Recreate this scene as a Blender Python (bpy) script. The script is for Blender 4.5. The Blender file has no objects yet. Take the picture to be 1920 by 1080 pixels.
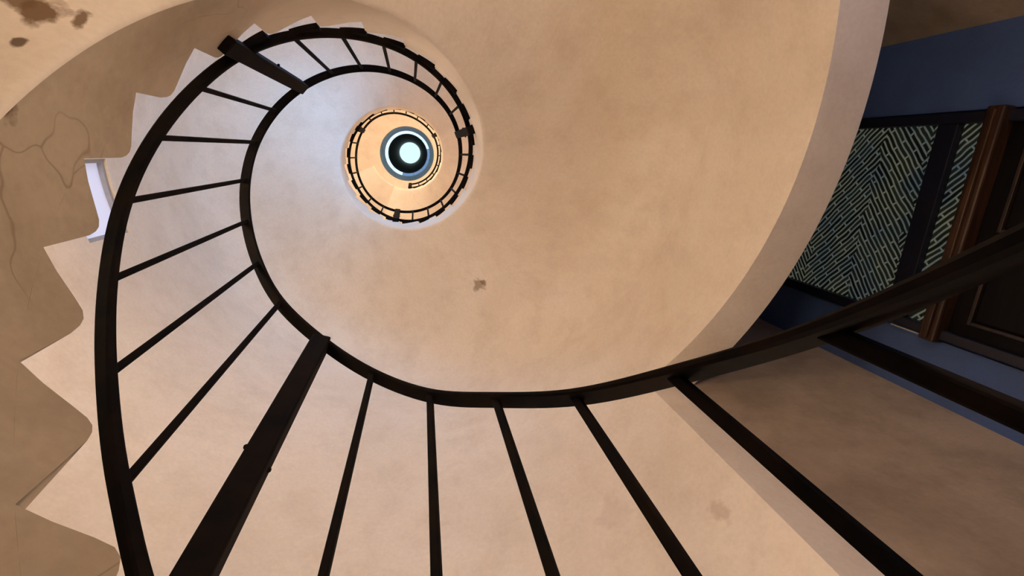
import bpy, bmesh, math
from mathutils import Vector, Matrix
import numpy as np

# ------------------------------------------------------------------ camera, world, exposure
S = 0.48                 # metres per stair unit (radius of the open well)
CAM_H = 0.98             # phone held about a metre above the hall floor
scene = bpy.context.scene
C = scene.collection
vs = scene.view_settings
vs.view_transform = 'Standard'; vs.look = 'None'; vs.gamma = 1.0; vs.use_curve_mapping = False
vs.exposure = -0.05
scene.cycles.max_bounces = 8; scene.cycles.diffuse_bounces = 6; scene.cycles.glossy_bounces = 2

cam_d = bpy.data.cameras.new('camera'); cam = bpy.data.objects.new('camera', cam_d); C.objects.link(cam)
cam_d.sensor_width = 36.0; cam_d.lens = 950.0 / 1920.0 * 36.0; cam_d.clip_start = 0.02; cam_d.clip_end = 100
RT = np.array([[0.98267647, -0.02411679, 0.18375349],
               [-0.02411679, 0.96642605, 0.25581062],
               [-0.18375349, -0.25581062, 0.94910251]])
cx, cy, cz = RT @ np.array([1, 0, 0]), -(RT @ np.array([0, 1, 0])), -(RT @ np.array([0, 0, 1]))
M = Matrix.Identity(4)
for k in range(3):
    M[k][0] = cx[k]; M[k][1] = cy[k]; M[k][2] = cz[k]
M[2][3] = CAM_H
cam.matrix_world = M
scene.camera = cam

world = bpy.data.worlds.new('world'); scene.world = world; world.use_nodes = True
world.node_tree.nodes['Background'].inputs[0].default_value = (0.35, 0.5, 0.8, 1)
world.node_tree.nodes['Background'].inputs[1].default_value = 0.15

# ------------------------------------------------------------------ stair geometry constants (stair units)
AX, AY = -0.275, 0.107           # well axis in plan
T0, DT = 1.84895, 0.28955        # angle of newel 0, angle of one step
DZ = 0.36535                     # rise of one step
ZH0, HB = 2.8478, 1.7808         # handrail height at index 0, rail spacing
RI, RW, RO = 1.004, 3.2, 3.59    # string, wall inner and wall outer radius
FLOOR = -2.05
ZCEIL = 22.0

def ang(i): return T0 + DT * i
def W(x, y, z): return Vector((x * S, y * S, z * S + CAM_H))
def P(r, i, z):
    a = ang(i); return W(AX + r * math.cos(a), AY + r * math.sin(a), z)
def zline(i): return 0.874 + DZ * (i - 0.633)          # through the tread / riser corners
def soff(i):
    t = min(max((i - 8) / 10.0, 0), 1)
    return zline(i) - (0.60 - 0.14 * t)

# ------------------------------------------------------------------ materials
def node_mat(name):
    m = bpy.data.materials.new(name); m.use_nodes = True
    nt = m.node_tree; b = nt.nodes['Principled BSDF']
    return m, nt, b
def N(nt, t, **kw):
    n = nt.nodes.new(t)
    for k, v in kw.items(): setattr(n, k, v)
    return n
def ramp(nt, fac, stops):
    r = N(nt, 'ShaderNodeValToRGB'); e = r.color_ramp.elements
    e[0].position, e[0].color = stops[0][0], (*stops[0][1], 1)
    e[1].position, e[1].color = stops[-1][0], (*stops[-1][1], 1)
    for p, c in stops[1:-1]:
        q = e.new(p); q.color = (*c, 1)
    nt.links.new(fac, r.inputs[0]); return r.outputs[0]
def noise(nt, vec, scale, detail=4, rough=0.55, dist=0.0):
    n = N(nt, 'ShaderNodeTexNoise'); n.inputs['Scale'].default_value = scale
    n.inputs['Detail'].default_value = detail; n.inputs['Roughness'].default_value = rough
    n.inputs['Distortion'].default_value = dist
    nt.links.new(vec, n.inputs['Vector']); return n.outputs['Fac']
def mixc(nt, fac, a, b, mode='MIX'):
    m = N(nt, 'ShaderNodeMix', data_type='RGBA', blend_type=mode)
    for s, v in ((m.inputs[0], fac), (m.inputs[6], a), (m.inputs[7], b)):
        if isinstance(v, tuple): s.default_value = (*v, 1)
        elif isinstance(v, (int, float)): s.default_value = v
        else: nt.links.new(v, s)
    return m.outputs[2]
def stain(nt, vec, col, centre, rad, colour, amount=1.0, squash=(1, 1, 1), nscale=9.0, soft=0.25):
    """an irregular patch (damp mark, flaked paint) at one spot of the plaster"""
    mp = N(nt, 'ShaderNodeVectorMath', operation='SUBTRACT'); nt.links.new(vec, mp.inputs[0]); mp.inputs[1].default_value = centre
    sc = N(nt, 'ShaderNodeVectorMath', operation='DIVIDE'); nt.links.new(mp.outputs[0], sc.inputs[0])
    sc.inputs[1].default_value = tuple(rad * q for q in squash)
    ln = N(nt, 'ShaderNodeVectorMath', operation='LENGTH'); nt.links.new(sc.outputs[0], ln.inputs[0])
    nz = noise(nt, vec, nscale, 4)
    ad = N(nt, 'ShaderNodeMath', operation='MULTIPLY_ADD'); nt.links.new(nz, ad.inputs[0]); ad.inputs[1].default_value = 2.4
    nt.links.new(ln.outputs['Value'], ad.inputs[2])
    mr = N(nt, 'ShaderNodeMapRange'); nt.links.new(ad.outputs[0], mr.inputs[0])
    mr.inputs[1].default_value = 2.1 + soft; mr.inputs[2].default_value = 2.1 - soft; mr.inputs[3].default_value = 0; mr.inputs[4].default_value = amount
    return mixc(nt, mr.outputs[0], col, colour)

def plaster(name, base, dark, grime, stains=(), bump=0.25, upper=None):
    m, nt, b = node_mat(name)
    v = N(nt, 'ShaderNodeTexCoord').outputs['Object']
    big = noise(nt, v, 1.1, 5, 0.6, 0.4)
    c = ramp(nt, big, [(0.30, dark), (0.62, base)])
    mid = noise(nt, v, 5.5, 6, 0.65)
    c = mixc(nt, ramp(nt, mid, [(0.46, (0, 0, 0)), (0.78, (0.42, 0.42, 0.42))]), c, grime)
    fine = noise(nt, v, 60, 3, 0.6)
    c = mixc(nt, 0.10, c, ramp(nt, fine, [(0.3, (0.25, 0.22, 0.18)), (0.7, (1, 1, 1))]), 'MULTIPLY')
    if upper:                                         # hairline cracks in the old paint
        dn = N(nt, 'ShaderNodeTexNoise'); dn.inputs['Scale'].default_value = 5.0; nt.links.new(v, dn.inputs['Vector'])
        dm = N(nt, 'ShaderNodeVectorMath', operation='MULTIPLY_ADD'); nt.links.new(dn.outputs['Color'], dm.inputs[0]); dm.inputs[1].default_value = (0.18, 0.18, 0.18); nt.links.new(v, dm.inputs[2])
        cv_ = N(nt, 'ShaderNodeTexVoronoi', feature='DISTANCE_TO_EDGE'); cv_.inputs['Scale'].default_value = 3.2; nt.links.new(dm.outputs[0], cv_.inputs['Vector'])
        cr = N(nt, 'ShaderNodeMapRange'); nt.links.new(cv_.outputs['Distance'], cr.inputs[0]); cr.inputs[1].default_value = 0.007; cr.inputs[2].default_value = 0.001; cr.inputs[4].default_value = 0.5
        cmk = N(nt, 'ShaderNodeMath', operation='MULTIPLY'); nt.links.new(cr.outputs[0], cmk.inputs[0])
        nt.links.new(ramp(nt, noise(nt, v, 2.3, 2), [(0.46, (0, 0, 0)), (0.56, (1, 1, 1))]), cmk.inputs[1])
        c = mixc(nt, cmk.outputs[0], c, (0.16, 0.11, 0.07))
    if upper:                                         # the colour turns from ochre to paler higher up
        sz = N(nt, 'ShaderNodeSeparateXYZ'); nt.links.new(v, sz.inputs[0])
        ma = N(nt, 'ShaderNodeMath', operation='MULTIPLY_ADD'); nt.links.new(big, ma.inputs[0]); ma.inputs[1].default_value = 0.5; nt.links.new(sz.outputs[2], ma.inputs[2])
        mr = N(nt, 'ShaderNodeMapRange'); nt.links.new(ma.outputs[0], mr.inputs[0])
        mr.inputs[1].default_value = 2.55; mr.inputs[2].default_value = 3.35
        c = mixc(nt, mr.outputs[0], c, mixc(nt, ramp(nt, big, [(0.3, (0, 0, 0)), (0.62, (1, 1, 1))]), upper[1], upper[0]))
    for s in stains: c = stain(nt, v, c, *s)
    nt.links.new(c, b.inputs['Base Color'])
    b.inputs['Roughness'].default_value = 0.8
    bp = N(nt, 'ShaderNodeBump'); bp.inputs['Strength'].default_value = bump; bp.inputs['Distance'].default_value = 0.01
    nt.links.new(mid, bp.inputs['Height']); nt.links.new(bp.outputs[0], b.inputs['Normal'])
    return m

def Pt(x, y, z): return tuple(W(x, y, z))
BR = (0.16, 0.085, 0.035)
soffit_stains = [
    (Pt(-1.31, -0.46, 2.30), 0.030, BR, 0.95, (1, 1, 3), 22), (Pt(-1.37, -0.50, 2.31), 0.025, BR, 0.9, (1, 1, 3), 25),
    (Pt(-1.21, -0.44, 2.34), 0.013, BR, 0.9, (0.8, 1.6, 4), 30), (Pt(-1.32, -0.33, 2.17), 0.009, (0.1, 0.05, 0.02), 0.9, (1, 1, 4), 30),
    (Pt(0.87, 1.84, 6.88), 0.05, (0.30, 0.21, 0.13), 0.75, (1, 1, 4), 25), (Pt(0.93, 1.80, 6.86), 0.025, (0.25, 0.17, 0.10), 0.8, (1, 1, 4), 30),
    (Pt(2.42, 1.76, 6.23), 0.03, (0.33, 0.23, 0.14), 0.6, (1, 1, 2), 25)]
wall_stains = [(Pt(2.03, 2.37, 2.66), 0.035, (0.40, 0.29, 0.20), 0.4, (1, 1, 1.6), 18), (Pt(1.5, 2.75, 3.3), 0.06, (0.48, 0.38, 0.30), 0.25, (1, 1, 1.6), 8)]
M_PLASTER = plaster('limewashed_plaster', (0.88, 0.79, 0.68), (0.79, 0.685, 0.56), (0.58, 0.47, 0.36), soffit_stains)
M_WALL = plaster('limewashed_wall_plaster', (0.88, 0.79, 0.68), (0.79, 0.685, 0.56), (0.58, 0.47, 0.36), wall_stains)
M_STRING = plaster('ochre_string_plaster', (0.48, 0.40, 0.30), (0.33, 0.25, 0.165), (0.20, 0.145, 0.09),
                   [(Pt(-1.24, -0.11, 1.95), 0.030, (0.11, 0.06, 0.03), 0.9, (1, 1, 0.6), 25)], upper=((0.86, 0.76, 0.64), (0.77, 0.66, 0.53)))
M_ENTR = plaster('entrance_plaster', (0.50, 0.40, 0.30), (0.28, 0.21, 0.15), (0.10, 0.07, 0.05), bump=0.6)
M_BLUEW = plaster('slate_blue_plaster', (0.065, 0.12, 0.31), (0.05, 0.09, 0.23), (0.045, 0.07, 0.14), bump=0.4)  # blue base colour for the door wall
M_TREAD = plaster('worn_stone_tread', (0.42, 0.36, 0.30), (0.30, 0.25, 0.20), (0.2, 0.16, 0.13))

def simple(name, col, rough=0.5, metal=0.0, emit=None, strength=0.0, nscale=None, col2=None):
    m, nt, b = node_mat(name)
    b.inputs['Base Color'].default_value = (*col, 1); b.inputs['Roughness'].default_value = rough; b.inputs['Metallic'].default_value = metal
    if nscale:
        v = N(nt, 'ShaderNodeTexCoord').outputs['Object']
        nt.links.new(ramp(nt, noise(nt, v, nscale, 5, 0.6), [(0.35, col), (0.7, col2)]), b.inputs['Base Color'])
    if emit:
        b.inputs['Emission Color'].default_value = (*emit, 1); b.inputs['Emission Strength'].default_value = strength
    return m
M_IRON = simple('black_painted_iron', (0.005, 0.0048, 0.0055), 0.85, 0.0, nscale=14, col2=(0.014, 0.009, 0.006))
M_IRON.node_tree.nodes['Principled BSDF'].inputs['Specular IOR Level'].default_value = 0.05
M_BLACK = simple('black_lantern_lining', (0.004, 0.004, 0.006), 0.7, nscale=6, col2=(0.008, 0.008, 0.012))
M_DRUM = simple('blue_grey_drum_paint', (0.13, 0.22, 0.32), 0.8, nscale=4, col2=(0.18, 0.28, 0.38))
M_SKYG = simple('bright_sky_glazing', (0.8, 0.9, 0.95), 0.4, emit=(0.70, 0.95, 1.0), strength=1.1, nscale=3, col2=(0.85, 0.93, 0.97))
M_CLER = simple('clerestory_glazing', (0.8, 0.9, 0.95), 0.4, emit=(0.70, 0.95, 1.0), strength=0.9, nscale=3, col2=(0.85, 0.93, 0.97))
M_CLERB = simple('blue_sky_glazing', (0.3, 0.4, 0.6), 0.4, emit=(0.12, 0.25, 0.55), strength=0.4, nscale=3, col2=(0.35, 0.45, 0.65))
M_PANE = simple('blue_fill_pane', (0.8, 0.85, 0.95), 0.3, emit=(0.26, 0.54, 1.0), strength=7.4, nscale=3, col2=(0.85, 0.9, 0.97))  # blue glow for the added, unseen second stair window
M_PANE1 = simple('curtained_window_pane', (0.7, 0.72, 0.8), 0.3, emit=(0.62, 0.68, 1.0), strength=0.45, nscale=3, col2=(0.8, 0.82, 0.9))
M_VPANE = simple('blue_recess_fill_pane', (0.4, 0.5, 0.7), 0.3, emit=(0.18, 0.36, 1.0), strength=1.2, nscale=3, col2=(0.45, 0.55, 0.75))  # blue glow for the two unseen windows added at the entrance
M_WFRAME = simple('grey_window_paint', (0.36, 0.36, 0.38), 0.5, nscale=20, col2=(0.42, 0.42, 0.45))
M_BRASS = simple('aged_brass', (0.35, 0.24, 0.10), 0.4, 0.9, nscale=20, col2=(0.42, 0.30, 0.14))
def shade_mat(strength, col=(1.0, 0.60, 0.30)):  # glowing glass of the added fill lamps
    return simple('warm_fill_lamp_glass', (0.9, 0.8, 0.65), 0.4, emit=col, strength=strength, nscale=8, col2=(0.95, 0.85, 0.7))
M_FRAME = simple('blue_black_door_frame', (0.005, 0.005, 0.014), 0.5, nscale=12, col2=(0.008, 0.008, 0.02))
M_STRIP = simple('pale_glint_strip', (0.5, 0.48, 0.45), 0.6, nscale=90, col2=(0.15, 0.14, 0.13))  # light tone imitates a glint of light

def wood(name, c1, c2):
    m, nt, b = node_mat(name)
    tc = N(nt, 'ShaderNodeTexCoord').outputs['Object']
    mp = N(nt, 'ShaderNodeMapping'); mp.inputs['Scale'].default_value = (30, 2.0, 30); nt.links.new(tc, mp.inputs[0])
    nt.links.new(ramp(nt, noise(nt, mp.outputs[0], 1.5, 6, 0.6, 0.6), [(0.35, c1), (0.65, c2)]), b.inputs['Base Color'])
    b.inputs['Roughness'].default_value = 0.4; return m
M_WOOD = wood('brown_varnished_wood', (0.02, 0.008, 0.004), (0.06, 0.026, 0.010))
M_DWOOD = wood('dark_door_wood', (0.004, 0.003, 0.003), (0.007, 0.005, 0.005))
M_DWOOD.node_tree.nodes['Principled BSDF'].inputs['Specular IOR Level'].default_value = 0.1
M_MOULD = wood('dark_moulding_wood', (0.012, 0.006, 0.004), (0.03, 0.015, 0.008))

def glass_pattern():
    m, nt, b = node_mat('herringbone_textured_glass')
    tc0 = N(nt, 'ShaderNodeTexCoord').outputs['UV']
    nw = N(nt, 'ShaderNodeTexNoise'); nw.inputs['Scale'].default_value = 3.5; nt.links.new(tc0, nw.inputs['Vector'])
    vm = N(nt, 'ShaderNodeVectorMath', operation='MULTIPLY_ADD'); nt.links.new(nw.outputs['Color'], vm.inputs[0]); vm.inputs[1].default_value = (0.05, 0.05, 0); nt.links.new(tc0, vm.inputs[2])
    tc = vm.outputs[0]
    vo = N(nt, 'ShaderNodeTexVoronoi', voronoi_dimensions='2D'); vo.inputs['Scale'].default_value = 5.0; nt.links.new(tc, vo.inputs['Vector'])
    sep = N(nt, 'ShaderNodeSeparateColor'); nt.links.new(vo.outputs['Color'], sep.inputs[0])
    sx = N(nt, 'ShaderNodeSeparateXYZ'); nt.links.new(tc, sx.inputs[0])
    def stripes(a, b_, period, jog):
        s1 = N(nt, 'ShaderNodeMath', operation='MULTIPLY'); nt.links.new(sx.outputs[0], s1.inputs[0]); s1.inputs[1].default_value = a
        s2 = N(nt, 'ShaderNodeMath', operation='MULTIPLY_ADD'); nt.links.new(sx.outputs[1], s2.inputs[0]); s2.inputs[1].default_value = b_; nt.links.new(s1.outputs[0], s2.inputs[2])
        t1 = N(nt, 'ShaderNodeMath', operation='MULTIPLY'); nt.links.new(sx.outputs[0], t1.inputs[0]); t1.inputs[1].default_value = -b_
        t2 = N(nt, 'ShaderNodeMath', operation='MULTIPLY_ADD'); nt.links.new(sx.outputs[1], t2.inputs[0]); t2.inputs[1].default_value = a; nt.links.new(t1.outputs[0], t2.inputs[2])
        cb = N(nt, 'ShaderNodeCombineXYZ'); nt.links.new(t2.outputs[0], cb.inputs[0]); nt.links.new(s2.outputs[0], cb.inputs[1])
        br = N(nt, 'ShaderNodeTexBrick'); br.offset = 0.5
        br.inputs['Color1'].default_value = (0.02, 0.025, 0.02, 1); br.inputs['Color2'].default_value = (0.09, 0.10, 0.08, 1); br.inputs['Mortar'].default_value = (1, 1, 1, 1)
        br.inputs['Scale'].default_value = 1.0; br.inputs['Brick Width'].default_value = period * 7; br.inputs['Row Height'].default_value = period
        br.inputs['Mortar Size'].default_value = period * 0.26; br.inputs['Mortar Smooth'].default_value = 0.7
        nt.links.new(cb.outputs[0], br.inputs['Vector']); return br.outputs['Color']
    a = stripes(math.sin(math.radians(42)), math.cos(math.radians(42)), 0.046, 0)
    c = stripes(math.sin(math.radians(-42)), math.cos(math.radians(-42)), 0.046, 0)
    # alternating chevron columns with a slightly wandering border
    wob = noise(nt, tc, 4.0, 3)
    wa = N(nt, 'ShaderNodeMath', operation='MULTIPLY_ADD'); nt.links.new(wob, wa.inputs[0]); wa.inputs[1].default_value = 0.35; nt.links.new(sx.outputs[1], wa.inputs[2])
    pp = N(nt, 'ShaderNodeMath', operation='PINGPONG'); nt.links.new(wa.outputs[0], pp.inputs[0]); pp.inputs[1].default_value = 0.55
    gt = N(nt, 'ShaderNodeMath', operation='GREATER_THAN'); nt.links.new(pp.outputs[0], gt.inputs[0]); gt.inputs[1].default_value = 0.24
    pat = mixc(nt, gt.outputs[0], a, c)
    tint = ramp(nt, noise(nt, tc, 2.2, 3), [(0.35, (0.045, 0.06, 0.07)), (0.6, (0.085, 0.09, 0.068))])
    col = mixc(nt, 1.0, pat, tint, 'MULTIPLY')
    nt.links.new(col, b.inputs['Base Color']); b.inputs['Roughness'].default_value = 0.35
    nt.links.new(col, b.inputs['Emission Color']); b.inputs['Emission Strength'].default_value = 1.0
    bp = N(nt, 'ShaderNodeBump'); bp.inputs['Strength'].default_value = 0.4; bp.inputs['Distance'].default_value = 0.004
    nt.links.new(pat, bp.inputs['Height']); nt.links.new(bp.outputs[0], b.inputs['Normal'])
    return m
M_GLASS = glass_pattern()

# ------------------------------------------------------------------ object helpers
def link(name, me, mat, parent=None):
    o = bpy.data.objects.new(name, me); C.objects.link(o)
    if mat is not None and not me.materials: me.materials.append(mat)
    if parent is not None: o.parent = parent
    return o
def mesh(name, v, f, mat, parent=None, smooth=False):
    me = bpy.data.meshes.new(name); me.from_pydata([tuple(p) for p in v], [], f); me.update()
    bm = bmesh.new(); bm.from_mesh(me); bmesh.ops.recalc_face_normals(bm, faces=bm.faces); bm.to_mesh(me); bm.free()
    if smooth:
        for p in me.polygons: p.use_smooth = True
    return link(name, me, mat, parent)
def raw(name, v, f, mat, parent=None, smooth=True):
    me = bpy.data.meshes.new(name); me.from_pydata([tuple(p) for p in v], [], f); me.update()
    for p in me.polygons: p.use_smooth = smooth
    return link(name, me, mat, parent)
def thing(name, label, cat, loc=(0, 0, 0), group=None):
    o = bpy.data.objects.new(name, None); C.objects.link(o); o.empty_display_size = 0.1
    o['label'] = label; o['category'] = cat
    if group: o['group'] = group
    return o
def struct(o, label=None, cat=None):
    o['kind'] = 'structure'
    if label: o['label'] = label
    if cat: o['category'] = cat
    return o
BOXF = [(0, 3, 2, 1), (4, 5, 6, 7), (0, 1, 5, 4), (1, 2, 6, 5), (2, 3, 7, 6), (3, 0, 4, 7)]
def bar(a, b, w, d, side):
    """eight corners of a straight bar from a to b, w across 'side', d across the third direction"""
    t = (b - a).normalized(); s = (side - t * side.dot(t)).normalized(); u = t.cross(s)
    q = []
    for p in (a, b):
        for (p1, p2) in ((-1, -1), (1, -1), (1, 1), (-1, 1)): q.append(p + s * (p1 * w / 2) + u * (p2 * d / 2))
    return q
def box_mesh(name, corners, mat, parent=None, bevel=0.0):
    me = bpy.data.meshes.new(name); me.from_pydata([tuple(c) for c in corners], [], BOXF); me.update()
    bm = bmesh.new(); bm.from_mesh(me); bmesh.ops.recalc_face_normals(bm, faces=bm.faces)
    if bevel: bmesh.ops.bevel(bm, geom=list(bm.edges), offset=bevel, segments=2, affect='EDGES', profile=0.5)
    bm.to_mesh(me); bm.free(); return link(name, me, mat, parent)

# ------------------------------------------------------------------ the round stairwell wall
PER = 2 * math.pi / DT
OP_A, OP_B = -9.6, -4.0                      # entrance opening (step indices)
def head(i): return 3.19 + 0.30 * (i + 7.6)   # sloping head of the opening
WIN = [(3.48, 4.40, 5.95, 6.75), (7.6, 10.8, 7.4, 9.4)]  # the second opening serves the added, unseen window
def build_wall():
    i0 = OP_A - 0.6; cuts = {i0, i0 + PER, OP_A, OP_B}
    for a, b, _, _ in WIN:
        for q in (a, b):
            while q < i0: q += PER
            while q > i0 + PER: q -= PER
            cuts.add(q)
    n = 220
    for k in range(1, n):
        q = i0 + PER * k / n
        if min(abs(q - c) for c in cuts) > 0.02: cuts.add(q)
    cs = sorted(cuts); v = []; f = []
    def quad(p0, p1, p2, p3):
        b0 = len(v); v.extend([p0, p1, p2, p3]); f.append((b0, b0 + 1, b0 + 2, b0 + 3))
    TOP = ZCEIL
    colz = []
    for a, b in zip(cs[:-1], cs[1:]):
        m = (a + b) / 2; lo = (FLOOR, FLOOR)
        if OP_A < m < OP_B: lo = (head(a), head(b))
        segs = [lo]; holes = []
        for wa, wb, z0, z1 in WIN:
            mm = m
            while mm < wa - 1e-6: mm += PER
            while mm > wa + PER: mm -= PER
            if wa < mm < wb: holes.append((z0, z1))
        holes.sort(); spans = []; cur = lo
        for z0, z1 in holes: spans.append((cur, (z0, z0))); cur = (z1, z1)
        spans.append((cur, (TOP, TOP)))
        colz.append((a, b, spans))
    vi = []; fi = []
    # inner and outer skins share vertices by key, so that they shade smoothly
    keys = {}
    def vert(r, i, z):
        k = (r, round((i - i0) % PER, 4) if abs(i - i0 - PER) > 1e-6 else 0.0, round(z, 4))
        if k not in keys: keys[k] = len(vi); vi.append(P(r, i, z))
        return keys[k]
    for a, b, spans in colz:
        for (l0, l1), (h0, h1) in spans:
            fi.append((vert(RW, a, l0), vert(RW, a, h0), vert(RW, b, h1), vert(RW, b, l1)))
            fi.append((vert(RO, a, l0), vert(RO, b, l1), vert(RO, b, h1), vert(RO, a, h0)))
            if l0 > FLOOR + 0.01: quad(P(RW, a, l0), P(RO, a, l0), P(RO, b, l1), P(RW, b, l1))
            if h0 < TOP - 0.01: quad(P(RW, a, h0), P(RO, a, h0), P(RO, b, h1), P(RW, b, h1))
    for wa, wb, z0, z1 in WIN:
        for q in (wa, wb): quad(P(RW, q, z0), P(RO, q, z0), P(RO, q, z1), P(RW, q, z1))
    quad(P(RW, OP_A, FLOOR), P(RO, OP_A, FLOOR), P(RO, OP_A, head(OP_A)), P(RW, OP_A, head(OP_A)))
    # the jamb is splayed: its outer edge steps back into the opening
    sp = OP_B - 0.26
    quad(P(RW, OP_B, FLOOR), P(RO, sp, FLOOR), P(RO, sp, head(OP_B) + 0.1), P(RW, OP_B, head(OP_B) + 0.02))
    quad(P(RO, sp, FLOOR), P(RO, OP_B, FLOOR), P(RO, OP_B, head(OP_B) + 0.1), P(RO, sp, head(OP_B) + 0.1))
    off = len(vi); allv = vi + v; allf = fi + [tuple(q + off for q in g) for g in f]
    o = raw('wall_round', allv, allf, M_WALL)
    return struct(o, 'smooth pinkish limewashed plaster wall curving round the stairwell', 'wall')
wall_round = build_wall()

def disc_ring(name, r0, r1, z, mat, thick, n=96):
    v = []; f = []
    for k in range(n):
        i = PER * k / n
        v += [P(r0, i, z), P(r1, i, z), P(r1, i, z + thick), P(r0, i, z + thick)]
    for k in range(n):
        a, b = 4 * k, 4 * ((k + 1) % n)
        for q in range(4): f.append((a + q, a + (q + 1) % 4, b + (q + 1) % 4, b + q))
    return mesh(name, v, f, mat)
ceil = struct(disc_ring('ceiling', 1.09, RO, ZCEIL, M_PLASTER, 0.3), 'flat plaster ceiling around the round skylight', 'ceiling')

# hall and entrance floor
fv = [W(-4.4, -4.4, FLOOR), W(6.2, -4.4, FLOOR), W(6.2, 4.4, FLOOR), W(-4.4, 4.4, FLOOR)]
fv += [p - Vector((0, 0, 0.1)) for p in fv]
struct(box_mesh('floor', fv, M_TREAD), 'worn stone floor of the entrance hall', 'floor')

# ------------------------------------------------------------------ entrance recess with glazed door
D = 4.5; A4 = math.radians(4.0)
NN = (math.cos(A4), math.sin(A4)); UU = (-math.sin(A4), math.cos(A4))
def E(s, d, z): return W(NN[0] * d + UU[0] * s, NN[1] * d + UU[1] * s, z)
SL, SR = -0.737, 1.139
ECZ = 6.2
def ebox(name, s0, s1, d0, d1, z0, z1, mat, parent=None, bevel=0.0):
    return box_mesh(name, [E(s0, d0, z0), E(s1, d0, z0), E(s1, d1, z0), E(s0, d1, z0), E(s0, d0, z1), E(s1, d0, z1), E(s1, d1, z1), E(s0, d1, z1)], mat, parent, bevel)
DOORTOP = 5.75
def pbox(name, p, q, z0, z1, t, mat, parent=None):
    """wall slab from plan point p to q, thickness t to the right of p->q"""
    dx, dy = q[0] - p[0], q[1] - p[1]; L = math.hypot(dx, dy); nx, ny = -dy / L * t, dx / L * t
    return box_mesh(name, [W(*p, z0), W(*q, z0), W(q[0] + nx, q[1] + ny, z0), W(p[0] + nx, p[1] + ny, z0),
                           W(*p, z1), W(*q, z1), W(q[0] + nx, q[1] + ny, z1), W(p[0] + nx, p[1] + ny, z1)], mat, parent)
def plan(i, r): return (AX + r * math.cos(ang(i)), AY + r * math.sin(ang(i)))
def eplan(s, d): return (NN[0] * d + UU[0] * s, NN[1] * d + UU[1] * s)
w = ebox('wall_entrance_far', -1.5, SL - 0.02, D, D + 0.4, FLOOR, ECZ, M_BLUEW); struct(w, 'blue wall beside the entrance door, away from the railing', 'wall')
w = ebox('wall_entrance_near', SR + 0.02, 2.1, D, D + 0.4, FLOOR, ECZ, M_BLUEW); struct(w, 'blue wall strip between the entrance door and the railing', 'wall')
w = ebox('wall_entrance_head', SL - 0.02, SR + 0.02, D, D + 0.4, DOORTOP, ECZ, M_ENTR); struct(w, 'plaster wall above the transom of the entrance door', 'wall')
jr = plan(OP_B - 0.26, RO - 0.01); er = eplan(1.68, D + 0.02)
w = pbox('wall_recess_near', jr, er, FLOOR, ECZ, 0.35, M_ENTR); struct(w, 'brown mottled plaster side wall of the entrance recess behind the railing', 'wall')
jl = plan(OP_A, RO - 0.01); el = eplan(-1.42, D + 0.02)
# side wall that carries the added low window
VA = lambda t: (jl[0] + (el[0] - jl[0]) * t, jl[1] + (el[1] - jl[1]) * t)
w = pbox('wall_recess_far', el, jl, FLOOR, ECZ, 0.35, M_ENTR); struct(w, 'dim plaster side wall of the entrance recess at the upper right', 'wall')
arc = [plan(OP_A - 0.4 + (OP_B + 0.8 - OP_A) * q / 16, RO - 0.02) for q in range(17)]
cpts = arc + [eplan(2.1, D + 0.3), eplan(-1.75, D + 0.3)]; nc = len(cpts)
cv = [W(x, y, ECZ) for x, y in cpts] + [W(x, y, ECZ + 0.2) for x, y in cpts]
cf = [tuple(range(nc)), tuple(nc + q for q in range(nc))] + [(q, (q + 1) % nc, nc + (q + 1) % nc, nc + q) for q in range(nc)]
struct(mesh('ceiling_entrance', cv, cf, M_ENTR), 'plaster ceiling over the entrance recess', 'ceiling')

door = thing('entrance_door', 'dark wooden entrance door with patterned glass transom in a black frame', 'door')
FR = 0.085
for nm, s0, s1 in (('jamb', SL, SL + FR), ('jamb', SR - FR, SR)):
    ebox('jamb', s0, s1, D - 0.04, D + 0.16, FLOOR, DOORTOP, M_FRAME, door, 0.004)
ebox('transom_bar', SL + FR, SR - FR, D - 0.03, D + 0.15, D / 1.214, D / 1.159, M_FRAME, door, 0.004)
ebox('frame_head', SL + FR, SR - FR, D - 0.03, D + 0.15, DOORTOP - 0.1, DOORTOP, M_FRAME, door, 0.004)
hd = ebox('door_head', SL - 0.03, SR + 0.03, D - 0.10, D + 0.14, D / 1.352, D / 1.298, M_WOOD, door, 0.008)
ebox('head_moulding', SL + 0.0, SR + 0.0, D - 0.13, D - 0.10, D / 1.335, D / 1.316, M_WOOD, hd, 0.004)
ebox('glint_strip', SR + 0.004, SR + 0.016, D - 0.045, D - 0.035, D / 1.30, D / 1.19, M_STRIP, door)  # pale strip standing for a glint of light along the jamb
def pane(name, z0, z1):
    v = [E(SL + FR, D + 0.04, z0), E(SR - FR, D + 0.04, z0), E(SR - FR, D + 0.04, z1), E(SL + FR, D + 0.04, z1)]
    v += [E(SL + FR, D + 0.06, z0), E(SR - FR, D + 0.06, z0), E(SR - FR, D + 0.06, z1), E(SL + FR, D + 0.06, z1)]
    o = box_mesh(name, v, M_GLASS, door)
    uv = o.data.uv_layers.new(name='UVMap')
    for lp in o.data.loops:
        co = o.data.vertices[lp.vertex_index].co
        x, y, z = co.x / S, co.y / S, (co.z - CAM_H) / S
        uv.data[lp.index].uv = (x * UU[0] + y * UU[1], z)
    o['label'] = 'pressed glass pane with herringbone relief'
    return o
pane('transom_pane', D / 1.159, DOORTOP - 0.1); pane('transom_pane', D / 1.298, D / 1.214)
leaf_top = D / 1.352
ebox('door_leaf', SL + FR, SR - FR, D + 0.02, D + 0.12, FLOOR + 0.01, leaf_top, M_DWOOD, door)
pz1 = D / 1.43
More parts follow.
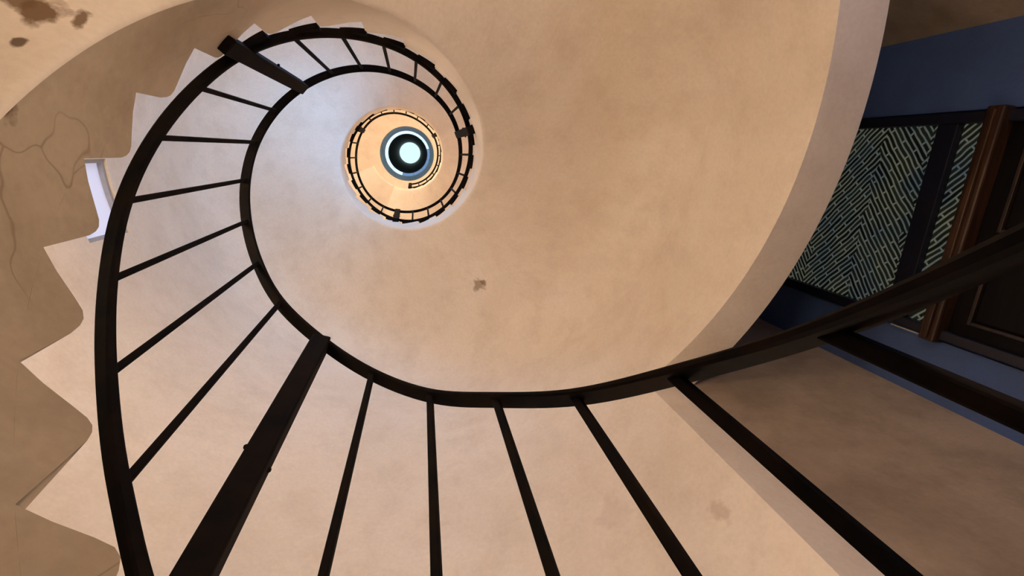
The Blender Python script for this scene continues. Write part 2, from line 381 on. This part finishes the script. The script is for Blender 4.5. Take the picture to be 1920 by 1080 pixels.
for s0, s1 in ((SL + 0.30, 0.16), (0.24, SR - 0.22)):
    for z1, z0 in ((pz1, 1.2), (0.9, -1.6)):
        pn = ebox('door_panel', s0, s1, D - 0.005, D + 0.03, z0, z1, M_DWOOD, door, 0.01)
        ebox('panel_moulding', s0 - 0.03, s1 + 0.03, D - 0.02, D + 0.02, z1, z1 + 0.03, M_MOULD, pn, 0.003)
        ebox('panel_moulding', s0 - 0.03, s0, D - 0.02, D + 0.02, z0, z1, M_MOULD, pn, 0.003)
        ebox('panel_moulding', s1, s1 + 0.03, D - 0.02, D + 0.02, z0, z1, M_MOULD, pn, 0.003)
kn = mesh('door_knob', [E(SL + 0.22, D - 0.10, -0.1) + Vector((0.025 * math.cos(a) * math.sin(b), 0.025 * math.sin(a) * math.sin(b), 0.025 * math.cos(b))) for b in [math.pi * (q + .5) / 6 for q in range(6)] for a in [2 * math.pi * k / 10 for k in range(10)]],
          [(r * 10 + k, r * 10 + (k + 1) % 10, (r + 1) * 10 + (k + 1) % 10, (r + 1) * 10 + k) for r in range(5) for k in range(10)], M_BRASS, door, True)
ebox('knob_stem', SL + 0.205, SL + 0.235, D - 0.10, D + 0.03, -0.115, -0.085, M_BRASS, door)

# unseen low window added in the recess to give blue fill light
vw = thing('recess_fill_window', 'small unseen window added for blue light, low in the side wall of the entrance recess', 'window')
def on_side(t, off, z):
    x, y = VA(t); dx, dy = el[0] - jl[0], el[1] - jl[1]; L = math.hypot(dx, dy)
    return W(x - dy / L * off, y + dx / L * off, z)
def sbox(name, t0, t1, o0, o1, z0, z1, mat, parent):
    return box_mesh(name, [on_side(t0, o0, z0), on_side(t1, o0, z0), on_side(t1, o1, z0), on_side(t0, o1, z0), on_side(t0, o0, z1), on_side(t1, o0, z1), on_side(t1, o1, z1), on_side(t0, o1, z1)], mat, parent)
sbox('glass', 0.30, 0.80, 0.02, 0.04, 0.2, 2.2, M_VPANE, vw)
for t0, t1, z0, z1 in ((0.26, 0.30, 0.1, 2.3), (0.80, 0.84, 0.1, 2.3), (0.30, 0.80, 0.1, 0.2), (0.30, 0.80, 2.2, 2.3), (0.54, 0.56, 0.2, 2.2)):
    sbox('frame_bar', t0, t1, 0.0, 0.07, z0, z1, M_WFRAME, vw)

dw = thing('hall_fill_window', 'narrow unseen window added for blue light beside the entrance door, low on the door wall', 'window')  # second unseen window, added to throw blue light into the recess
ebox('glass', -1.08, -0.86, D - 0.04, D - 0.02, 0.0, 2.3, M_VPANE, dw)
for s0, s1, z0, z1 in ((-1.12, -1.08, -0.05, 2.35), (-0.86, -0.82, -0.05, 2.35), (-1.08, -0.86, -0.05, 0.0), (-1.08, -0.86, 2.3, 2.35)):
    ebox('frame_bar', s0, s1, D - 0.07, D, z0, z1, M_WFRAME, dw)

# ------------------------------------------------------------------ staircase: soffit slab and steps
stair = thing('staircase', 'spiral staircase with smooth plaster underside winding up around an open well', 'staircase')
K0, K1 = -7, 43
def build_slab():
    ia, ib = K0 - 0.367, K1 + 0.633
    n = int((ib - ia) * 8); v = []; f = []; FRR = 0.75
    prof_n = 8
    rows = []
    for k in range(n + 1):
        i = ia + (ib - ia) * k / n; zs = soff(i); row = []
        # rounded arris at the well, flat underside, wide cove into the wall
        row.append((RI, zline(i))); row.append((RI, zs + 0.035)); row.append((RI + 0.012, zs + 0.010)); row.append((RI + 0.04, zs))
        for q in range(1, 5): row.append((RI + 0.04 + (RW - FRR - RI - 0.04) * q / 4, zs))
        for q in range(1, prof_n + 1):
            a = math.pi / 2 * q / prof_n; row.append((RW - FRR + FRR * math.sin(a) + (0.004 if q == prof_n else 0), zs - FRR * (1 - math.cos(a))))
        row.append((RW + 0.004, zline(i)))
        rows.append([P(r, i, max(z, FLOOR - 0.02)) for r, z in row])
    m = len(rows[0])
    for row in rows: v += row
    for k in range(n):
        for q in range(m - 1):
            if q == m - 2: continue
            a = k * m + q; f.append((a, a + 1, a + m + 1, a + m))
        a = k * m; f.append((a, a + m, a + m + m - 1, a + m - 1))
    for k in (0, n): f.append(tuple(k * m + q for q in range(m)))
    me = bpy.data.meshes.new('soffit'); me.from_pydata([tuple(p) for p in v], [], f); me.update()
    me.materials.append(M_PLASTER); me.materials.append(M_STRING)
    for idx, p in enumerate(me.polygons):
        p.use_smooth = True
    cnt = 0
    per = m - 1
    for k in range(n):
        me.polygons[k * per].material_index = 1
        me.polygons[k * per].use_smooth = True
    bm = bmesh.new(); bm.from_mesh(me)
    for e in bm.edges:
        if len(e.link_faces) == 2 and e.calc_face_angle(0) > math.radians(50): e.smooth = False
    bm.to_mesh(me); bm.free()
    o = link('soffit', me, None, stair); o['label'] = 'smooth coved plaster underside with ochre edge'
    return o
build_slab()
for k in range(K0, K1 + 1):
    ia = k - 0.367; top = 0.874 + DZ * k
    wear = 1.0 + 0.25 * math.sin(k * 2.399)                      # every nosing is worn a little differently
    cuts = [(0.0, 0.11 * wear), (0.03, 0.06 * wear), (0.08, 0.028 * wear), (0.17, 0.008 * wear), (0.35, 0.0), (0.7, 0.0), (1.0, 0.0)]
    nn = len(cuts) - 1; v = []; f = []
    for q, (u, drop) in enumerate(cuts):
        i = ia + u; lo = zline(i) if q < nn else top - 0.002
        if k == K0: lo = max(lo, FLOOR)
        tq = top - drop
        v += [P(RI, i, lo), P(RW - 0.002, i, lo), P(RW - 0.002, i, tq), P(RI, i, tq)]
    for q in range(nn):
        a, b = 4 * q, 4 * q + 4
        for e in range(4): f.append((a + e, a + (e + 1) % 4, b + (e + 1) % 4, b + e))
    f += [(0, 1, 2, 3), tuple(4 * nn + e for e in range(4))]
    st = mesh('step', v, f, M_STRING, stair)
    st.data.materials.append(M_TREAD)
    for p in st.data.polygons:
        if p.normal.z > 0.9: p.material_index = 1

# top landing
def sector(name, r0, r1, ia, ib, z0, z1, mat, parent=None, n=24):
    v = []; f = []
    for q in range(n + 1):
        i = ia + (ib - ia) * q / n
        v += [P(r0, i, z0), P(r1, i, z0), P(r1, i, z1), P(r0, i, z1)]
    for q in range(n):
        a, b = 4 * q, 4 * q + 4
        for e in range(4): f.append((a + e, a + (e + 1) % 4, b + (e + 1) % 4, b + e))
    f += [(0, 1, 2, 3), tuple(4 * n + e for e in range(4))]
    return mesh(name, v, f, mat, parent)
sector('landing', RI, RW, K1 + 0.633, K1 + 3.6, 0.874 + DZ * K1 - 0.4, 0.874 + DZ * K1, M_PLASTER, stair)

# ------------------------------------------------------------------ iron railing
HO = {-7:(-0.174,0.083),-6:(-0.085,0.041),-5:(-0.052,0.004),-4:(-0.017,-0.01),-3:(0.005,-0.021),-2:(0.023,0.003),-1:(0.024,0.002),0:(0.006,-0.015),1:(-0.024,-0.025),2:(-0.015,-0.012),3:(-0.012,-0.002),4:(-0.017,0.004),5:(-0.022,0.006),6:(-0.019,0.004),7:(-0.01,0.001),8:(-0.003,0.0),9:(-0.005,0.0),10:(-0.01,-0.002),11:(-0.009,-0.006),12:(0.0,-0.01),13:(0.008,-0.01),14:(0.008,-0.002),15:(0.005,0.013),16:(0.006,0.025),17:(0.012,0.032),18:(0.019,0.036),19:(0.021,0.043),20:(0.015,0.055),21:(0.001,0.068),22:(-0.014,0.075),23:(-0.022,0.073),24:(-0.022,0.061),25:(-0.02,0.041),26:(-0.023,0.014),27:(-0.034,-0.02),28:(-0.044,-0.056),29:(-0.046,-0.08),30:(-0.042,-0.083),31:(-0.036,-0.07),32:(-0.03,-0.051),33:(-0.019,-0.034),34:(-0.001,-0.019),35:(0.017,-0.007),36:(0.01,0),37:(0,0),38:(0,0),39:(0,0),40:(0,0),41:(0,0),42:(0,0)}
BO = {-7:(-0.174,0.083),-6:(-0.085,0.041),-5:(-0.052,0.004),-4:(-0.017,-0.01),-3:(0.005,-0.01),-2:(0.0,0.01),-1:(-0.02,0.03),0:(-0.06,0.05),1:(-0.035,-0.001),2:(-0.006,-0.004),3:(0.007,-0.003),4:(0.005,0.003),5:(0.004,0.012),6:(0.006,0.008),7:(-0.005,0.004),8:(-0.004,0.006),9:(0.007,0.014),10:(0.011,0.021),11:(0.002,0.021),12:(-0.004,0.019),13:(-0.008,0.017),14:(-0.015,0.014),15:(-0.026,0.006),16:(-0.035,-0.005),17:(-0.034,-0.013),18:(-0.022,-0.012),19:(-0.005,-0.003),20:(0.012,0.006),21:(0.026,0.008),22:(0.041,0.002),23:(0.055,-0.006),24:(0.059,-0.008),25:(0.05,-0.005),26:(0.035,-0.004),27:(0.024,-0.01),28:(0.023,-0.024),29:(0.028,-0.038),30:(0.029,-0.046),31:(0.02,-0.045),32:(0.006,-0.038),33:(0.0,-0.028),34:(0.01,-0.019),35:(0.035,-0.011),36:(0.02,0),37:(0,0),38:(0,0),39:(0,0),40:(0,0),41:(0,0),42:(0,0)}
KA, KB = -7, 42
def offs(T, x):
    k = int(math.floor(x)); k = min(max(k, KA), KB - 1); t = x - k
    g = lambda q: np.array(T[min(max(q, KA), KB)])
    p0, p1, p2, p3 = g(k - 1), g(k), g(k + 1), g(k + 2)
    return 0.5 * ((2 * p1) + (-p0 + p2) * t + (2 * p0 - 5 * p1 + 4 * p2 - p3) * t * t + (-p0 + 3 * p1 - 3 * p2 + p3) * t ** 3)
def hrail(x):
    o = offs(HO, x); a = ang(x); return W(AX + math.cos(a) + o[0], AY + math.sin(a) + o[1], ZH0 + DZ * x)
def brail(x):
    o = offs(BO, x); a = ang(x); return W(AX + math.cos(a) + o[0], AY + math.sin(a) + o[1], ZH0 - HB + DZ * x)
rail = thing('stair_railing', 'black iron railing spiralling along the inner edge of the stairs', 'railing')
def sweep(name, fn, xa, xb, w, d, ch, parent):
    """flat bar, w wide (radially) and d deep, with chamfered edges, along fn(x)"""
    n = int((xb - xa) * 7); v = []; f = []
    prof = [(-w/2+ch, -d/2), (w/2-ch, -d/2), (w/2, -d/2+ch), (w/2, d/2-ch), (w/2-ch, d/2), (-w/2+ch, d/2), (-w/2, d/2-ch), (-w/2, -d/2+ch)]
    m = len(prof)
    for k in range(n + 1):
        x = xa + (xb - xa) * k / n; p = fn(x)
        t = (fn(min(x + 0.05, xb)) - fn(max(x - 0.05, xa))).normalized()
        a = ang(x); rad = Vector((math.cos(a), math.sin(a), 0)); rad = (rad - t * rad.dot(t)).normalized(); up = rad.cross(t)
        if up.z < 0: up = -up
        sc = 1.0 - 0.32 * min(max((x - 9) / 9.0, 0), 1)               # lighter bar on the upper turns
        v += [p + rad * (q[0] * S * sc) + up * (q[1] * S) for q in prof]
    for k in range(n):
        for q in range(m):
            f.append((k * m + q, k * m + (q + 1) % m, (k + 1) * m + (q + 1) % m, (k + 1) * m + q))
    f.append(tuple(range(m))); f.append(tuple(n * m + q for q in range(m)))
    o = mesh(name, v, f, M_IRON, parent); return o
sweep('handrail', hrail, -7.0, 42.0, 0.076, 0.022, 0.006, rail)
sweep('bottom_rail', brail, -7.0, 42.0, 0.064, 0.040, 0.008, rail)
def radial(x): a = ang(x); return Vector((math.cos(a), math.sin(a), 0))
def ball(name, c, r, parent, mat=M_IRON):
    v = []; f = []
    for b in range(5):
        t = math.pi * (b + 0.5) / 5
        for k in range(8):
            a = 2 * math.pi * k / 8; v.append(c + Vector((r * math.sin(t) * math.cos(a), r * math.sin(t) * math.sin(a), r * math.cos(t))))
    for b in range(4):
        for k in range(8): f.append((b * 8 + k, b * 8 + (k + 1) % 8, b * 8 + 8 + (k + 1) % 8, b * 8 + 8 + k))
    f += [tuple(range(8)), tuple(32 + k for k in range(8))]
    return mesh(name, v, f, mat, parent, True)
for x in range(KA, KB + 1):
    a, b = brail(x), hrail(x); ax_ = (b - a).normalized()
    if x % 7 == 0:
        ext = a - ax_ * (0.33 * S)
        np_ = box_mesh('newel_post', bar(ext, b - ax_ * 0.006, 0.098 * S, 0.098 * S, radial(x)), M_IRON, rail, 0.004)
        tang = Vector((-radial(x).y, radial(x).x, 0))
        mid = a.lerp(b, 0.42)
        ball('bolt', mid + tang * (0.058 * S), 0.0055, np_)
        ball('bolt', a.lerp(b, 0.36) - tang * (0.050 * S), 0.0055, np_)
        # short arm that ties the post back to the stair edge
        q0 = ext + ax_ * (0.06 * S); q1 = q0 + radial(x) * (0.13 * S)
        box_mesh('anchor_arm', bar(q0, q1, 0.10 * S, 0.10 * S, Vector((0, 0, 1))), M_IRON, np_, 0.004)
    else:
        box_mesh('baluster', bar(a, b, 0.028 * S * (1 - 0.15 * min(max((x - 9) / 9.0, 0), 1)), 0.028 * S, radial(x)), M_IRON, rail, 0.0025)
# dark triangular stand-in wedges under the bottom rail from the second newel upward
for x in range(7, KB):
    v = []; f = []; nn = 4; t = 0.02 * S
    for q in range(nn + 1):
        u = x + 0.02 + 0.6 * q / nn; p = brail(u); rd = radial(u); dep = 0.02 + (0.115 if x < 13 else 0.08) * q / nn
        for sgn in (-1, 1):
            v += [p + rd * (sgn * t + 0.02 * S), p + rd * (sgn * t + 0.02 * S) - Vector((0, 0, dep * S))]
    for q in range(nn):
        a, b = 4 * q, 4 * q + 4
        f += [(a, a + 1, b + 1, b), (a + 2, b + 2, b + 3, a + 3), (a, b, b + 2, a + 2), (a + 1, a + 3, b + 3, b + 1)]
    f += [(0, 2, 3, 1), (4 * nn, 4 * nn + 1, 4 * nn + 3, 4 * nn + 2)]
    mesh('dark_wedge', v, f, M_IRON, rail)

# ------------------------------------------------------------------ stair windows
def stair_window(n, spec, label, pane_mat, dep=0.0):
    wa, wb, z0, z1 = spec
    g = thing('window_%d' % n, label, 'window'); g['kind'] = 'structure'
    RB_ = RW - dep; fw = 0.045 / (DT * RW)
    sector('glass', RB_ + 0.20, RB_ + 0.23, wa + fw, wb - fw, z0 + 0.05, z1 - 0.05, pane_mat, g, 6)
    sector('frame_bar', RB_ + 0.15, RB_ + 0.26, wa, wa + fw, z0, z1, M_WFRAME, g, 2)
    sector('frame_bar', RB_ + 0.15, RB_ + 0.26, wb - fw, wb, z0, z1, M_WFRAME, g, 2)
    sector('frame_bar', RB_ + 0.15, RB_ + 0.26, wa + fw, wb - fw, z0, z0 + 0.05, M_WFRAME, g, 6)
    sector('frame_bar', RB_ + 0.15, RB_ + 0.26, wa + fw, wb - fw, z1 - 0.05, z1, M_WFRAME, g, 6)
    if wb - wa > 2: sector('glazing_bar', RB_ + 0.16, RB_ + 0.25, (wa + wb) / 2 - 0.02, (wa + wb) / 2 + 0.02, z0 + 0.05, z1 - 0.05, M_WFRAME, g, 2)
    return g
stair_window(1, WIN[0], 'bright bluish window glimpsed behind the stepped edge at the left', M_PANE1, 0.12)
stair_window(2, WIN[1], 'wide unseen window added for blue fill light above the upper steps of the first turn', M_PANE)  # unseen; added to throw blue light on the soffit above

# ------------------------------------------------------------------ fill lamps added on the wall to brighten the stairwell, unseen from below
def fill_lamp(i, z, label, strength, k=1.0, col=(1.0, 0.60, 0.30)):
    g = thing('fill_lamp', label, 'lamp', group='added unseen warm lamps that fill the stairs with light')
    R2 = RW - 0.001
    sector('back_plate', R2 - 0.05, R2, i - 0.10, i + 0.10, z - 0.28, z + 0.28, M_BRASS, g, 4)
    sector('arm', R2 - 0.22, R2 - 0.05, i - 0.02, i + 0.02, z - 0.22, z - 0.16, M_BRASS, g, 2)
    # tapered glass shade
    v = []; f = []; c = P(R2 - 0.26, i, z); n = 14
    prof = [(0.05, -0.20), (0.10, -0.16), (0.15, 0.10), (0.16, 0.26), (0.02, 0.27)]
    for r, h in prof:
        for q in range(n):
            a = 2 * math.pi * q / n; v.append(c + Vector((r * k * S * math.cos(a), r * k * S * math.sin(a), h * S)))
    for b in range(len(prof) - 1):
        for q in range(n): f.append((b * n + q, b * n + (q + 1) % n, (b + 1) * n + (q + 1) % n, (b + 1) * n + q))
    f += [tuple(range(n)), tuple((len(prof) - 1) * n + q for q in range(n))]
    mesh('lamp_shade', v, f, shade_mat(strength, col), g, True)
    return g
fill_lamp(-10.3, 0.9, 'added unseen warm hall lamp on the round wall beside the entrance opening', 48, 1.6, (1.0, 0.79, 0.58))
fill_lamp(-2.7, 0.5, 'added unseen warm lamp low on the round wall beside the first steps', 23, 1.4, (1.0, 0.80, 0.61))
fill_lamp(5.3, 4.0, 'added unseen warm lamp above the steps at the left of the first turn', 84, 1.0, (1.0, 0.80, 0.60))
fill_lamp(19.0, 10.2, 'added unseen warm lamp above the steps at the bottom of the second turn', 30)
fill_lamp(29.0, 14.2, 'added unseen warm lamp above the steps at the left of the second turn', 205, 1.0, (1.0, 0.86, 0.70))
fill_lamp(38.0, 17.6, 'added unseen warm lamp above the topmost steps', 205, 1.0, (1.0, 0.86, 0.70))

# ------------------------------------------------------------------ round skylight lantern
sky = thing('skylight', 'round skylight with pale drum, black throat and white glazing at the top', 'skylight')
def tube(name, prof, mat, parent, n=64, close=False):
    """surface of revolution about the well axis from (r, z) points; closed profile gives it thickness"""
    v = []; f = []; m = len(prof)
    for k in range(n):
        i = PER * k / n
        v += [P(r, i, z) for r, z in prof]
    for k in range(n):
        a, b = k * m, ((k + 1) % n) * m
        for q in range(m): f.append((a + q, a + (q + 1) % m, b + (q + 1) % m, b + q))
    o = mesh(name, v, f, mat, parent)
    for p in o.data.polygons: p.use_smooth = False
    return o
tube('drum', [(1.08, ZCEIL), (0.965, ZCEIL + 1.6), (1.25, ZCEIL + 1.6), (1.25, ZCEIL + 0.3)], M_DRUM, sky)
for q in range(12):                                   # ring of lantern panes; the sky is brightest on one side
    ia, ib = PER * q / 12, PER * (q + 1) / 12; v = []; f = []
    deg = math.degrees(ang((ia + ib) / 2)) % 360
    mat = M_CLER if 105 < deg < 340 else M_CLERB
    for e in range(7):
        i = ia + 0.02 + (ib - ia - 0.04) * e / 6
        v += [P(0.955, i, ZCEIL + 1.6), P(0.885, i, ZCEIL + 2.7), P(0.93, i, ZCEIL + 2.7), P(1.0, i, ZCEIL + 1.6)]
    for e in range(6):
        for g in range(4): f.append((4 * e + g, 4 * e + (g + 1) % 4, 4 * e + 4 + (g + 1) % 4, 4 * e + 4 + g))
    f += [(0, 1, 2, 3), (24, 25, 26, 27)]
    mesh('lantern_pane', v, f, mat, sky)
tube('black_throat', [(0.88, ZCEIL + 2.7), (0.72, 38.0), (0.80, 38.0), (1.2, ZCEIL + 2.8)], M_BLACK, sky)
dn = 48
dv = [P(0.74, PER * k / dn, 37.9) for k in range(dn)] + [P(0.74, PER * k / dn, 38.0) for k in range(dn)]
mesh('top_glass', dv, [tuple(range(dn)), tuple(dn + k for k in range(dn))] + [(k, (k + 1) % dn, dn + (k + 1) % dn, dn + k) for k in range(dn)], M_SKYG, sky)
